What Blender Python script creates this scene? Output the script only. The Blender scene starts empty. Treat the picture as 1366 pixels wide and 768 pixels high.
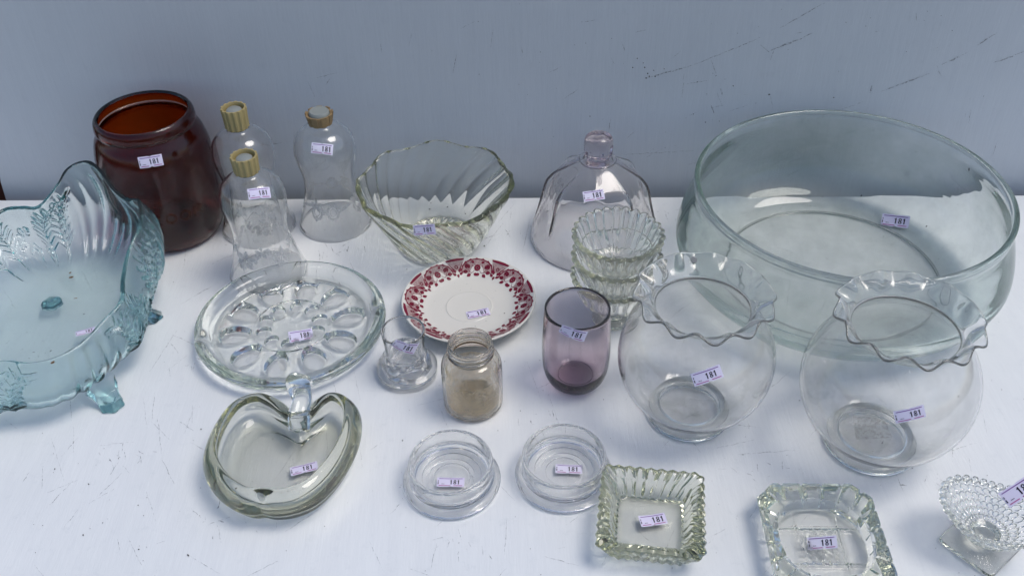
import bpy, math, random
import numpy as np
from mathutils import Vector, Matrix
from mathutils.bvhtree import BVHTree
random.seed(7); rng = np.random.RandomState(7)
PI = math.pi; R_ = math.radians
sc = bpy.context.scene; col = sc.collection

# ------------------------------------------------------------------ camera
FPX, CAMH, PITCH, ROLL = 1285.4, 0.695, R_(39.31), R_(-1.2)
cam = bpy.data.cameras.new('camera'); co = bpy.data.objects.new('camera', cam); col.objects.link(co)
cam.sensor_width = 36; cam.lens = 36*FPX/1366; cam.clip_start = .01; cam.clip_end = 500
CM = Matrix.Translation((0, 0, CAMH)) @ Matrix.Rotation(PI/2-PITCH, 4, 'X') @ Matrix.Rotation(ROLL, 4, 'Z')
co.matrix_world = CM; sc.camera = co
# ------------------------------------------------------------------ light
SUN_EL, SUN_AZ = R_(64), R_(-6)           # azimuth measured from +X towards +Y (behind, to the right)
w = bpy.data.worlds.new('World'); sc.world = w; w.use_nodes = True
nt = w.node_tree; bg = nt.nodes['Background']
sky = nt.nodes.new('ShaderNodeTexSky'); sky.sky_type = 'NISHITA'; sky.sun_disc = False
sky.sun_elevation = SUN_EL; sky.sun_rotation = PI/2-SUN_AZ
sky.air_density = 1.0; sky.dust_density = 2.0; sky.ozone_density = 1.0
nt.links.new(sky.outputs[0], bg.inputs[0]); bg.inputs[1].default_value = .125
sl = bpy.data.lights.new('sun', 'SUN'); so = bpy.data.objects.new('sun', sl); col.objects.link(so)
sl.energy = 1.2; sl.angle = R_(26); sl.color = (1, .955, .90)
sd = Vector((math.cos(SUN_EL)*math.cos(SUN_AZ), math.cos(SUN_EL)*math.sin(SUN_AZ), math.sin(SUN_EL)))
so.rotation_euler = sd.to_track_quat('Z', 'Y').to_euler(); so.location = sd*3
vs = sc.view_settings; vs.view_transform = 'Standard'; vs.look = 'None'; vs.gamma = 1; vs.use_curve_mapping = False
vs.exposure = 0.17
cy = sc.cycles; cy.max_bounces = 24; cy.transmission_bounces = 24; cy.glossy_bounces = 10; cy.diffuse_bounces = 3
cy.transparent_max_bounces = 24; cy.use_denoising = True; cy.sample_clamp_indirect = 8; cy.blur_glossy = .3
cy.caustics_refractive = True; cy.caustics_reflective = True

# ------------------------------------------------------------------ helpers
def cam_ray(px, py):
    d = CM.to_3x3() @ Vector(((px-683)/FPX, (384-py)/FPX, -1)); return Vector((0, 0, CAMH)), d.normalized()
def at(px, py, z=0.0):
    o, d = cam_ray(px, py); return o + d*((z-o.z)/d.z)
def empty(name, loc, label, cat, group=None):
    o = bpy.data.objects.new(name, None); col.objects.link(o); o.location = loc; o.empty_display_size = .02
    return tag(o, label, cat, group)
def tag(o, label, cat, group=None):
    o['label'] = label; o['category'] = cat
    if group: o['group'] = group
    return o
def mk(name, V, F, mats, parent=None, smooth=40, midx=None, orient=True):
    V = np.asarray(V, float)
    if orient:
        T3 = [(f[0], f[k], f[k+1]) for f in F for k in range(1, len(f)-1)]; A3 = V[np.array(T3)]
        vol = np.einsum('ij,ij->', A3[:, 0], np.cross(A3[:, 1], A3[:, 2]))
        if vol < 0: F = [tuple(reversed(f)) for f in F]
    me = bpy.data.meshes.new(name); me.from_pydata(V.tolist(), [], F); me.update()
    for m in (mats if isinstance(mats, (list, tuple)) else [mats]): me.materials.append(m)
    if midx is not None: me.polygons.foreach_set('material_index', midx)
    if smooth:
        me.polygons.foreach_set('use_smooth', [True]*len(me.polygons))
        me.set_sharp_from_angle(angle=R_(smooth))
    o = bpy.data.objects.new(name, me); col.objects.link(o)
    if parent: o.parent = parent
    return o
def cr(pts, k=6, closed=False):
    """Catmull-Rom through pts; a point with a trailing 's' breaks the curve"""
    P = [np.array(p[:-1] if p[-1] == 's' else p, float) for p in pts]; S = [p[-1] == 's' for p in pts]
    n = len(P); out = []
    for i in range(n if closed else n-1):
        b, c = P[i], P[(i+1) % n]
        a = P[i-1] if (closed or i > 0) and not S[i] else 2*b-c
        d = P[(i+2) % n] if (closed or i+2 < n) and not S[(i+1) % n] else 2*c-b
        for q in range(k):
            t = q/k
            out.append(.5*(2*b+(c-a)*t+(2*a-5*b+4*c-d)*t*t+(3*b-a-3*c+d)*t**3))
    if not closed: out.append(P[-1])
    return np.array(out)
def shell(outer, t, k=4):
    """outer profile [(r,z)..] from the rim (open end) to the axis or reverse; closed with an inner wall t thick"""
    O = np.asarray(outer, float); T = np.gradient(O, axis=0); T /= np.linalg.norm(T, axis=1)[:, None]+1e-12
    N = np.stack([T[:, 1], -T[:, 0]], 1)
    c = O - N*np.asarray(t).reshape(-1, 1) if np.ndim(t) else O - N*t
    return c
def loft(name, rings, mats, parent=None, smooth=40, cap=True, closed=True):
    """rings: list of (n,3) arrays; single-row arrays are poles"""
    V = []; idx = []; 
    for r in rings:
        r = np.asarray(r, float).reshape(-1, 3); idx.append((len(V), len(r))); V.extend(r.tolist())
    F = []
    for (a, na), (b, nb) in zip(idx, idx[1:]):
        if na == 1 and nb == 1: continue
        n = max(na, nb)
        for j in range(n):
            k = (j+1) % n
            if na == 1: F.append((a, b+k, b+j))
            elif nb == 1: F.append((a+j, a+k, b))
            else: F.append((a+j, a+k, b+k, b+j))
    return mk(name, V, F, mats, parent, smooth)
def lathe(name, prof, mats, n=96, parent=None, f=None, smooth=40, loc=(0, 0, 0)):
    th = np.arange(n)*2*PI/n; rings = []
    L = len(prof)
    for i, (r, z) in enumerate(prof):
        if r < 1e-6: rings.append([[loc[0], loc[1], z+loc[2]]]); continue
        rr, zz = (r+0*th, z+0*th) if f is None else f(th, r, z, i/(L-1))
        rings.append(np.stack([loc[0]+rr*np.cos(th), loc[1]+rr*np.sin(th), loc[2]+zz+0*th], 1))
    return loft(name, rings, mats, parent, smooth)
def tube(name, path, rad, mats, parent=None, n=16, flat=None):
    P = np.asarray(path, float); T = np.gradient(P, axis=0); T /= np.linalg.norm(T, axis=1)[:, None]
    up = np.array((0, 0, 1.)) if abs(T[0][2]) < .9 else np.array((0, 1., 0)); rings = [[P[0]]]
    a = np.arange(n)*2*PI/n; rad = np.broadcast_to(rad, (len(P),)); fl = np.broadcast_to(1 if flat is None else flat, (len(P),))
    for p, t, r, q in zip(P, T, rad, fl):
        x = np.cross(t, up); x /= np.linalg.norm(x); y = np.cross(x, t)
        rings.append(p+np.outer(np.cos(a)*r, x)+np.outer(np.sin(a)*r*q, y))
    rings.append([P[-1]]); return loft(name, rings, mats, parent, 60)
def sm(a, b, x): t = np.clip((x-a)/(b-a), 0, 1); return t*t*(3-2*t)

# ------------------------------------------------------------------ materials
def base_mat(name):
    m = bpy.data.materials.new(name); m.use_nodes = True; t = m.node_tree; t.nodes.clear()
    out = t.nodes.new('ShaderNodeOutputMaterial'); return m, t, out
def N(t, typ, **kw):
    n = t.nodes.new(typ)
    for k, v in kw.items():
        if k.startswith('_'): setattr(n, k[1:], v)
        else: n.inputs[k.replace('_', ' ')].default_value = v
    return n
def ramp(t, fac, stops):
    r = t.nodes.new('ShaderNodeValToRGB'); t.links.new(fac, r.inputs[0]); e = r.color_ramp.elements
    while len(e) < len(stops): e.new(.5)
    for q, (p, c) in zip(e, stops): q.position = p; q.color = (c, c, c, 1) if not hasattr(c, '__len__') else (*c, 1)
    return r
def glass(name, tint, dens, dust=.05, rough=.0, bump=None, ior=1.5, dustcol=(.55, .55, .5)):
    """real glass: clear refraction, colour from absorption through the thickness, a thin film of dust"""
    m, t, out = base_mat(name); g = N(t, 'ShaderNodeBsdfGlass', Roughness=rough, IOR=ior)
    va = N(t, 'ShaderNodeVolumeAbsorption', Density=dens); va.inputs['Color'].default_value = (*tint, 1)
    t.links.new(va.outputs[0], out.inputs['Volume'])
    tc = N(t, 'ShaderNodeTexCoord'); nz = N(t, 'ShaderNodeTexNoise', Scale=28.0, Detail=6.0, Roughness=.7)
    t.links.new(tc.outputs['Object'], nz.inputs['Vector'])
    rp = ramp(t, nz.outputs['Fac'], [(.35, dust*.35), (.62, dust), (.78, dust*2.2)])
    df = N(t, 'ShaderNodeBsdfDiffuse'); df.inputs[0].default_value = (*dustcol, 1)
    mx = N(t, 'ShaderNodeMixShader'); t.links.new(rp.outputs[0], mx.inputs[0])
    t.links.new(g.outputs[0], mx.inputs[1]); t.links.new(df.outputs[0], mx.inputs[2]); t.links.new(mx.outputs[0], out.inputs[0])
    if bump:
        kind, scale, dist, st = bump
        if kind == 'vor': b = N(t, 'ShaderNodeTexVoronoi', Scale=scale); bo = b.outputs['Distance']
        else: b = N(t, 'ShaderNodeTexNoise', Scale=scale, Detail=2.0); bo = b.outputs['Fac']
        t.links.new(tc.outputs['Object'], b.inputs['Vector'])
        bp = N(t, 'ShaderNodeBump', Strength=st, Distance=dist); t.links.new(bo, bp.inputs['Height'])
        t.links.new(bp.outputs[0], g.inputs['Normal'])
    return m
def paint(name, colr, rough=.5, spec=.5, coat=0, metal=0, trans=0):
    m, t, out = base_mat(name); p = N(t, 'ShaderNodeBsdfPrincipled', Roughness=rough, Metallic=metal)
    p.inputs['Base Color'].default_value = (*colr, 1); p.inputs['Specular IOR Level'].default_value = spec
    p.inputs['Coat Weight'].default_value = coat
    t.links.new(p.outputs[0], out.inputs[0]); return m
def film(name, colr, a0, a1, scale, lo=.4, hi=.65, rough=.8):
    """thin dirt or etching: part see-through, broken up by noise"""
    m, t, out = base_mat(name); tc = N(t, 'ShaderNodeTexCoord'); nz = N(t, 'ShaderNodeTexNoise', Scale=scale, Detail=8.0, Roughness=.65)
    t.links.new(tc.outputs['Object'], nz.inputs['Vector']); rp = ramp(t, nz.outputs['Fac'], [(lo, a0), (hi, a1)])
    d0 = N(t, 'ShaderNodeBsdfDiffuse'); d0.inputs[0].default_value = (*colr, 1); dt = N(t, 'ShaderNodeBsdfTranslucent'); dt.inputs[0].default_value = (*colr, 1)
    d = N(t, 'ShaderNodeMixShader'); d.inputs[0].default_value = .5; t.links.new(d0.outputs[0], d.inputs[1]); t.links.new(dt.outputs[0], d.inputs[2]); tr = N(t, 'ShaderNodeBsdfTransparent')
    mx = N(t, 'ShaderNodeMixShader'); t.links.new(rp.outputs[0], mx.inputs[0]); t.links.new(tr.outputs[0], mx.inputs[1])
    t.links.new(d.outputs[0], mx.inputs[2]); t.links.new(mx.outputs[0], out.inputs[0]); return m
def board(name, colr, stain, streak, rough, sx):
    """white painted board: brushed streaks, faint stains, hairline scratches"""
    m, t, out = base_mat(name); p = N(t, 'ShaderNodeBsdfPrincipled', Roughness=rough); p.inputs['Specular IOR Level'].default_value = .35
    tc = N(t, 'ShaderNodeTexCoord')
    def noise(scale, sc3, det=5., ro=.6, rot=0):
        mp = N(t, 'ShaderNodeMapping'); mp.inputs['Scale'].default_value = sc3; mp.inputs['Rotation'].default_value = (0, 0, rot)
        t.links.new(tc.outputs['Object'], mp.inputs[0]); n = N(t, 'ShaderNodeTexNoise', Scale=scale, Detail=det, Roughness=ro)
        t.links.new(mp.outputs[0], n.inputs['Vector']); return n.outputs['Fac']
    s1 = ramp(t, noise(13, sx, 8, .7), [(.3, .0), (.75, 1.)])
    s2 = ramp(t, noise(3.2, (1, 1, 1), 6, .6, .4), [(.42, 0.), (.8, 1.)])
    s3 = ramp(t, noise(60, (1, 1, 1), 6, .75), [(.56, 0.), (.72, 1.)])
    s4 = ramp(t, noise(34, sx, 9, .8), [(.55, 0.), (.70, 1.)])
    def mixc(a, b, fac, k):
        mu = N(t, 'ShaderNodeMath', _operation='MULTIPLY'); t.links.new(fac, mu.inputs[0]); mu.inputs[1].default_value = k
        mx = N(t, 'ShaderNodeMixRGB'); t.links.new(mu.outputs[0], mx.inputs[0])
        if isinstance(a, tuple): mx.inputs[1].default_value = (*a, 1)
        else: t.links.new(a, mx.inputs[1])
        mx.inputs[2].default_value = (*b, 1); return mx.outputs[0]
    c = mixc(colr, streak, s1.outputs[0], .5); c = mixc(c, stain, s2.outputs[0], .5); c = mixc(c, stain, s3.outputs[0], .4); c = mixc(c, streak, s4.outputs[0], .45)
    t.links.new(c, p.inputs['Base Color'])
    bp = N(t, 'ShaderNodeBump', Strength=.4, Distance=.0008); t.links.new(noise(40, sx, 6, .7), bp.inputs['Height'])
    t.links.new(bp.outputs[0], p.inputs['Normal']); t.links.new(p.outputs[0], out.inputs[0]); return m

M = {
 'table': board('white_table_paint', (.80, .82, .815), (.61, .645, .655), (.70, .72, .73), .42, (6, .7, 1)),
 'wall': board('grey_white_wall_paint', (.585, .615, .65), (.515, .54, .575), (.53, .56, .60), .6, (6, 1, .6)),
 'clear': glass('clear_glass', (.93, .97, .95), 3, .05),
 'fish': glass('dusty_clear_glass', (.88, .93, .90), 8, .085),
 'bell': glass('clear_shade_glass', (.88, .91, .90), 16, .02),
 'clear2': glass('faintly_grey_pressed_glass', (.82, .88, .82), 18, .035),
 'lilac': glass('faintly_lilac_dome_glass', (.86, .79, .82), 46, .05),
 'olive': glass('olive_tinted_pressed_glass', (.84, .86, .66), 28, .035),
 'apple': glass('olive_grey_dish_glass', (.66, .67, .50), 25, .03),
 'bowl': glass('greenish_thin_glass', (.70, .88, .81), 28, .15, dustcol=(.60, .68, .64)),
 'aqua': glass('aqua_blue_pressed_glass', (.42, .77, .79), 48, .025, .0, ('vor', 650, .0003, .16)),
 'amber': glass('dark_amber_glass', (.835, .45, .02), 1050, .003, .0, ('noise', 380, .0008, .22), dustcol=(.10, .07, .06)),
 'purple': glass('purple_tinted_glass', (.57, .34, .49), 120, .045),
 'tan': glass('tan_jar_glass', (.86, .69, .40), 55, .06),
 'label': paint('lavender_label_paper', (.74, .70, .86), .75, .2),
 'label2': paint('paler_label_paper', (.78, .75, .87), .75, .2),
 'ink': paint('black_ink', (.03, .025, .045), .8, .1),
 'violet': paint('purple_print', (.22, .10, .34), .8, .1),
 'magenta': paint('magenta_print', (.42, .10, .30), .8, .1),
 'gold': paint('dull_gold_plastic', (.36, .29, .13), .45, .4),
 'gold2': paint('brown_gold_plastic', (.28, .19, .09), .45, .4),
 'plug': paint('grey_plug', (.26, .28, .26), .35, .6),
 'glaze': paint('cream_white_glaze', (.72, .70, .63), .16, .4, .1),
 'red': paint('dark_red_transfer', (.19, .012, .036), .35, .25, 0),
 'pink': film('pink_transfer_hatching', (.34, .06, .10), .15, .7, 900, .35, .7, .3),
 'etch': film('frosted_etching', (.80, .82, .82), .38, .85, 700),
 'residue': film('beige_dirt_film', (.92, .77, .50), .15, .65, 60, .36, .60),
 'scum': film('grey_dust_film', (.66, .64, .58), .02, .35, 60, .45, .75),
 'scuff': film('dark_scuff_marks', (.07, .07, .08), .0, .6, 420, .42, .58),
 'scratch': film('faint_grey_scratches', (.30, .31, .32), .0, .6, 300, .42, .6),
 'speck': paint('dirt_specks', (.035, .03, .028), .9, .1),
 'leaf': paint('dead_brown_leaf', (.17, .09, .045), .8, .1),
 'brown': paint('reddish_brown_wood', (.10, .035, .025), .7, .2),
 'ground': paint('dull_ground', (.10, .105, .08), .9, .1),
}
# ------------------------------------------------------------------ setting
ZT = 0.0
def slab(name, x0, x1, y0, y1, z0, z1, mat, rot=0, org=(0, 0)):
    V = []; c, s = math.cos(rot), math.sin(rot)
    for z in (z0, z1):
        for x, y in ((x0, y0), (x1, y0), (x1, y1), (x0, y1)): V.append((org[0]+x*c-y*s, org[1]+x*s+y*c, z))
    F = [(3, 2, 1, 0), (4, 5, 6, 7)]+[(i, (i+1) % 4, 4+(i+1) % 4, 4+i) for i in range(4)]
    return mk(name, V, F, mat, None, 0)
ob = slab('ground', -8, 8, -8, 8, -.80, -.75, M['ground']); ob['kind'] = 'structure'
TB = [at(0, 267.5), at(1366, 261)]            # back edge of the table board
wdir = (TB[1]-TB[0]).normalized(); e0 = TB[0]-wdir*.5; e1 = TB[1]+wdir*.5
V = [(p[0], p[1], z) for z in (-.03, 0) for p in ((e0.x, .20), (e1.x, .20), (e1.x, e1.y), (e0.x, e0.y))]
ob = mk('table_surface', V, [(3, 2, 1, 0), (4, 5, 6, 7)]+[(i, (i+1) % 4, 4+(i+1) % 4, 4+i) for i in range(4)], M['table'], None, 0); ob['kind'] = 'structure'
WGAP = .022                                    # the painted back board stands just behind the table
WP = [TB[0]+Vector((-wdir.y, wdir.x, 0))*WGAP, TB[1]+Vector((-wdir.y, wdir.x, 0))*WGAP]
def wall_u(px, py):
    o, d = cam_ray(px, py); nn = Vector((wdir.y, -wdir.x, 0)); t = (WP[0]-o).dot(nn)/d.dot(nn); q = o+d*t; return (q-WP[0]).dot(wdir), q.z
pts = [wall_u(24, 292), (1.75, wall_u(24, 292)[1]), (1.75, .30), (wall_u(-40, 10)[0], .30), wall_u(-6, 200), wall_u(1, 243), wall_u(8, 266)]
V = []
for d in (0, .018):
    for u, z in pts: q = WP[0]+wdir*u+Vector((-wdir.y, wdir.x, 0))*d; V.append((q.x, q.y, z))
n = len(pts); F = [tuple(range(n)), tuple(range(2*n-1, n-1, -1))]+[(i, n+i, n+(i+1) % n, (i+1) % n) for i in range(n)]
wall = mk('wall', V, F, M['wall'], None, 0); wall['kind'] = 'structure'
wn = Vector((wdir.y, -wdir.x, 0))
def on_wall(px, py, off=.0006):
    o, d = cam_ray(px, py); t = (WP[0]-o).dot(wn)/d.dot(wn); return o+d*t+wn*off
def on_table(px, py, off=.0005): return at(px, py, off)
def ribbons(name, lines, place, mat, parent, wob=.6):
    V = []; F = []
    for ln in lines:
        (x0, y0), (x1, y1), wd = ln
        L = math.hypot(x1-x0, y1-y0); k = max(2, int(L/4)); nx, ny = -(y1-y0)/L, (x1-x0)/L; b = len(V)
        for i in range(k+1):
            t = i/k; q = wob*random.uniform(-1, 1); e = wd*(.35+.65*random.random())*(.25+.75*math.sin(PI*min(max(t, .06), .94)))
            for sgn in (-1, 1): V.append(tuple(place(x0+(x1-x0)*t+nx*(q+sgn*e), y0+(y1-y0)*t+ny*(q+sgn*e))))
        for i in range(k): F.append((b+2*i, b+2*i+1, b+2*i+3, b+2*i+2))
    o = mk(name, V, F, mat, parent, 0, orient=False); o['kind'] = 'stuff'; return o
def specks(name, spots, place, mat, parent):
    V = []; F = []
    for (x, y, r) in spots:
        b = len(V); k = 7; a0 = random.random()*6; el = random.uniform(.5, 1)
        for i in range(k):
            a = i*2*PI/k; rr = r*random.uniform(.7, 1.2); u, v = rr*math.cos(a), rr*el*math.sin(a)
            V.append(tuple(place(x+u*math.cos(a0)-v*math.sin(a0), y+u*math.sin(a0)+v*math.cos(a0))))
        F.append(tuple(range(b, b+k)))
    o = mk(name, V, F, mat, parent, 0, orient=False); o['kind'] = 'stuff'; return o
ribbons('scuff_marks', [((860, 105), (925, 87), 1.1), ((925, 87), (1015, 50), .8), ((1040, 38), (1100, 4), .9), ((1028, 67), (1070, 51), 1.3),
    ((1068, 52), (1084, 44), .7), ((1175, 122), (1240, 98), 1.0), ((1256, 86), (1291, 70), 1.1), ((1300, 62), (1330, 44), .8), ((1325, 84), (1366, 69), .9),
    ((1014, 60), (1027, 70), .7), ((949, 80), (956, 101), .8), ((961, 118), (964, 127), 1.2), ((948, 139), (952, 151), 1.4), ((1160, 124), (1163, 114), 1.3),
    ((1143, 139), (1153, 135), .9), ((993, 126), (997, 126.5), 1.0), ((826, 206), (925, 201), .5), *[((x, y), (x+L*math.cos(a), y+L*math.sin(a)), random.uniform(.3, .6)) for x, y, L, a in [(random.uniform(330, 1340), random.uniform(4, 240), random.uniform(5, 34), random.choice([random.gauss(-.35, .2), random.gauss(1.5, .3)])) for _ in range(46)]], ((604, 97), (610, 72), .5), ((546, 62), (549, 44), .4)], on_wall, M['scuff'], wall)
sp = [(850, 78, .9), (844, 90, 1.), (858, 84, .8), (860, 90, 1.3), (864, 98, 1.), (866, 102, 1.3), (872, 94, 1.), (874, 102, .9), (886, 92, .7), (862, 104, 1.2),
      (1026, 126, 1.3), (978, 114.5, 1.), (955, 101, 1.), (925, 152, .8), (941, 163, 1.), (930, 109, .7), (1112, 130, 1.), (787, 155, .8), (1237, 15, .6), (1270, 41, .7), (1161, 24, .6), (468, 190, .8)]
sp += [(random.uniform(560, 1340), random.uniform(5, 250), random.uniform(.25, .6)) for _ in range(70)]
specks('dirt_specks', sp, on_wall, M['speck'], wall)
tab = bpy.data.objects['table_surface']
ln = []
for _ in range(190):
    x, y = random.uniform(0, 1366), random.uniform(275, 768); a = random.choice([random.gauss(1.35, .25), random.gauss(-.6, .5), random.uniform(0, 3)]); L = random.uniform(8, 60)
    ln.append(((x, y), (x+L*math.cos(a), y+L*math.sin(a)), random.uniform(.25, .5)))
ln += [((210, 555), (216, 612), .5), ((216, 612), (232, 645), .6), ((170, 715), (190, 755), .5), ((157, 718), (160, 740), .5), ((240, 562), (258, 574), .7), ((676, 690), (673, 740), .6),
       ((665, 768), (676, 757), .5), ((255, 678), (268, 690), .5), ((200, 495), (236, 440), .5), ((1015, 668), (1000, 690), .4), ((985, 606), (1060, 600), .4)]
for cx, cy_, k in ((455, 335, 14), (690, 300, 10), (150, 610, 16), (610, 725, 12), (290, 690, 10), (1010, 620, 10), (720, 560, 10), (900, 290, 10), (250, 470, 10), (1240, 640, 8)):
    for _ in range(k):
        x, y, a, L = random.gauss(cx, 22), random.gauss(cy_, 10), random.choice([random.gauss(1.4, .3), random.gauss(.3, .5)]), random.uniform(4, 16)
        ln.append(((x, y), (x+L*math.cos(a), y+L*math.sin(a)), random.uniform(.35, .8)))
ribbons('scratches', ln, on_table, M['scratch'], tab)
sp = [(random.uniform(0, 1366), random.uniform(272, 768), random.uniform(.3, .75)) for _ in range(210)]
sp += [(118, 645, 1.2), (111, 713, 1.1), (185, 732, 1.1), (251, 740, 1.8), (73, 625, 1.), (268, 572, 1.), (463, 334, 1.), (646, 328, 1.2), (1217, 624, .8), (1225, 606, .7), (537, 587, .9)]
specks('table_dirt_specks', sp, on_table, M['speck'], tab)
q = at(2, 262)
bx = slab('brown_box', -.14, .06, 0, .1, -.05, .10, M['brown'], 0, (q.x, q.y+.034))
tag(bx, 'reddish brown box just showing past the left end of the wall board', 'box')

# ------------------------------------------------------------------ price labels
def bvh_of(o):
    me = o.data; return BVHTree.FromPolygons([v.co.copy() for v in me.vertices], [tuple(p.vertices) for p in me.polygons])
def digit(ch):
    """strokes as polygons in a 1-high box, condensed bold face"""
    if ch == '1': return [[(-.09, -.5), (.09, -.5), (.09, .5), (-.04, .5), (-.09, .42)], [(-.09, .42), (-.09, .26), (-.22, .2), (-.22, .33)]], .40
    o = []
    for cy_, ry, rx in ((.235, .265, .25), (-.245, .255, .28)):
        k = 14
        for i in range(k):
            a, b = i*2*PI/k, (i+1)*2*PI/k
            P = lambda a, s: (math.cos(a)*rx*(s if s == 1 else .42), cy_+math.sin(a)*ry*(s if s == 1 else .5))
            o.append([P(a, 1), P(b, 1), P(b, .5), P(a, .5)])
    return o, .60
def price_label(surf, parent, L, R, aspect=.45, hit=1, conform=True, lift=.0005, curl=0, face=0):
    """sticker on the object 'surf' between the two picture points, laid on its surface"""
    org = parent.location
    bv = bvh_of(surf); cpx = ((L[0]+R[0])/2, (L[1]+R[1])/2); o, d = cam_ray(*cpx); o = o-org
    for _ in range(hit):
        h, nn, fi, ds = bv.ray_cast(o, d)
        if h is None: break
        o = h+d*1e-4
    if h is None: print('LABEL MISS', surf.name); return
    # mean normal round the spot
    acc = Vector((0, 0, 0))
    for dx in (-8, 0, 8):
        for dy in (-4, 0, 4):
            a, b = cam_ray(cpx[0]+dx, cpx[1]+dy); hh, n2, _, dd = bv.ray_cast(h-b*.02, b)
            if hh is not None and (hh-h).length < .015: acc += n2
    nn = acc.normalized() if acc.length > .1 else nn
    if nn.dot(d) > 0: nn = -nn
    if face: nn = (nn*(1-face)-d*face).normalized()
    def tp(p):
        a, b = cam_ray(*p); a = a-org; return a+b*((h-a).dot(nn)/b.dot(nn))
    pl, pr = tp(L), tp(R); T = (pr-pl); W = T.length; T.normalize(); B = nn.cross(T); Hh = W*aspect
    ctr = (pl+pr)/2
    cache = {}
    def pos(u, v, off):
        p = ctr+T*(u*W)+B*(v*Hh); k = (round(u, 3), round(v, 3)); q = None
        if conform:
            q = cache.get(k, 0)
            if q == 0:
                hh, n2, _, dd = bv.ray_cast(p+nn*.012, -nn)
                q = (hh-p).dot(nn) if hh is not None and (hh-p).length < .008 else None; cache[k] = q
        z = (q if q is not None else 0)+lift+off+curl*(u*u)*W
        return tuple(p+nn*z)
    us = [-.5, -.4, -.3, -.2, -.1, -.05, 0, .05, .1, .2, .3, .4, .5]; V = []; F = []
    jit = random.uniform(-.03, .03)
    for u in us:
        nb = .10*max(0, 1-abs(u-jit)/.06); ntp = .08*max(0, 1-abs(u+jit)/.06)
        for j in range(4): V.append(pos(u, -.5+nb+(1-nb-ntp)*j/3, 0))
    for i in range(len(us)-1):
        for j in range(3): F.append((i*4+j, i*4+4+j, i*4+5+j, i*4+1+j))
    lab = mk('price_label', V, F, random.choice((M['label'], M['label'], M['label2'])), parent, 60, orient=False)
    V = []; F = []; mi = []
    def poly(P, m, off=.00018):
        b = len(V)
        for u, v in P: V.append(pos(u, v, off))
        F.append(tuple(range(b, b+len(P)))); mi.append(m)
    h1 = random.uniform(.43, .49); x = random.uniform(-.06, .02)
    if not conform and curl == 0: curl = random.uniform(.02, .09)
    for ch in '181':
        ps, adv = digit(ch); wd = h1*aspect*1.0
        for P in ps: poly([(x+adv*wd/2+a*wd, b*h1) for a, b in P], 0)
        x += adv*wd+.035
    for (v, m) in ((.36, 1), (-.37, 2)):
        for i in range(8):
            a, b = -.43+.86*i/8, -.43+.86*(i+1)/8
            if v < 0 and abs((a+b)/2-jit) < .06: continue
            poly([(a, v-.028), (b, v-.028), (b, v+.028), (a, v+.028)], m)
    for (a, b, ww, hh) in ((-.45, .10, .012, .07), (-.45, -.14, .016, .10), (-.30, -.2, .03, .02), (-.24, -.2, .02, .02)):
        poly([(a-ww, b-hh), (a+ww, b-hh), (a+ww, b+hh), (a-ww, b+hh)], 0)
    mk('lettering', V, F, [M['ink'], M['violet'], M['magenta']], lab, 0, mi, orient=False)
    return lab
def dirt(surf, parent, spots, lo=.5, hi=1.0, hit=1, mat='speck'):
    """specks of dirt lying on a surface, one part"""
    bv = bvh_of(surf); V = []; F = []
    for (px, py, r) in spots:
        o, d = cam_ray(px, py); o = o-parent.location
        for _ in range(hit):
            h, nn, fi, ds = bv.ray_cast(o, d)
            if h is None: break
            o = h+d*1e-4
        if h is None: continue
        if nn.dot(d) > 0: nn = -nn
        T = nn.orthogonal().normalized(); B = nn.cross(T); s = r*(h-(Vector((0, 0, CAMH))-parent.location)).length/FPX; b = len(V); k = 6
        el = random.uniform(.5, 1); a0 = random.random()*3
        for i in range(k):
            a = i*2*PI/k; V.append(tuple(h+nn*.0004+T*(s*math.cos(a+a0)*random.uniform(.7, 1.2))+B*(s*el*math.sin(a)*random.uniform(.7, 1.2))))
        F.append(tuple(range(b, b+k)))
    if F:
        o = mk('dirt_specks', V, F, M[mat], parent, 0, orient=False); o['kind'] = 'stuff'
def scatter(cx, cy, rx, ry, n, r0=.3, r1=.8): return [(cx+rx*math.sqrt(random.random())*math.cos(a), cy+ry*math.sqrt(random.random())*math.sin(a), random.uniform(r0, r1)) for a in [random.random()*2*PI for _ in range(n)]]
E0 = .0006      # everything stands this far above the board

def cup(outer, t):
    O = np.asarray(outer, float); I = shell(O, t); T = O[-1]-O[-2]; T /= np.linalg.norm(T); te = np.linalg.norm(O[-1]-I[-1])
    mid = (O[-1]+I[-1])/2
    rim = [O[-1]*.85+I[-1]*.15+T*te*.3, mid+T*te*.45, O[-1]*.15+I[-1]*.85+T*te*.3]
    P = np.vstack([O, rim, I[::-1]]); P[0, 0] = P[-1, 0] = 0; P[:, 0] = np.maximum(P[:, 0], 0); return P
def bell(outer, t): return cup(np.asarray(outer)[::-1]*[1, 1], -np.asarray(t)*1.0)
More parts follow.
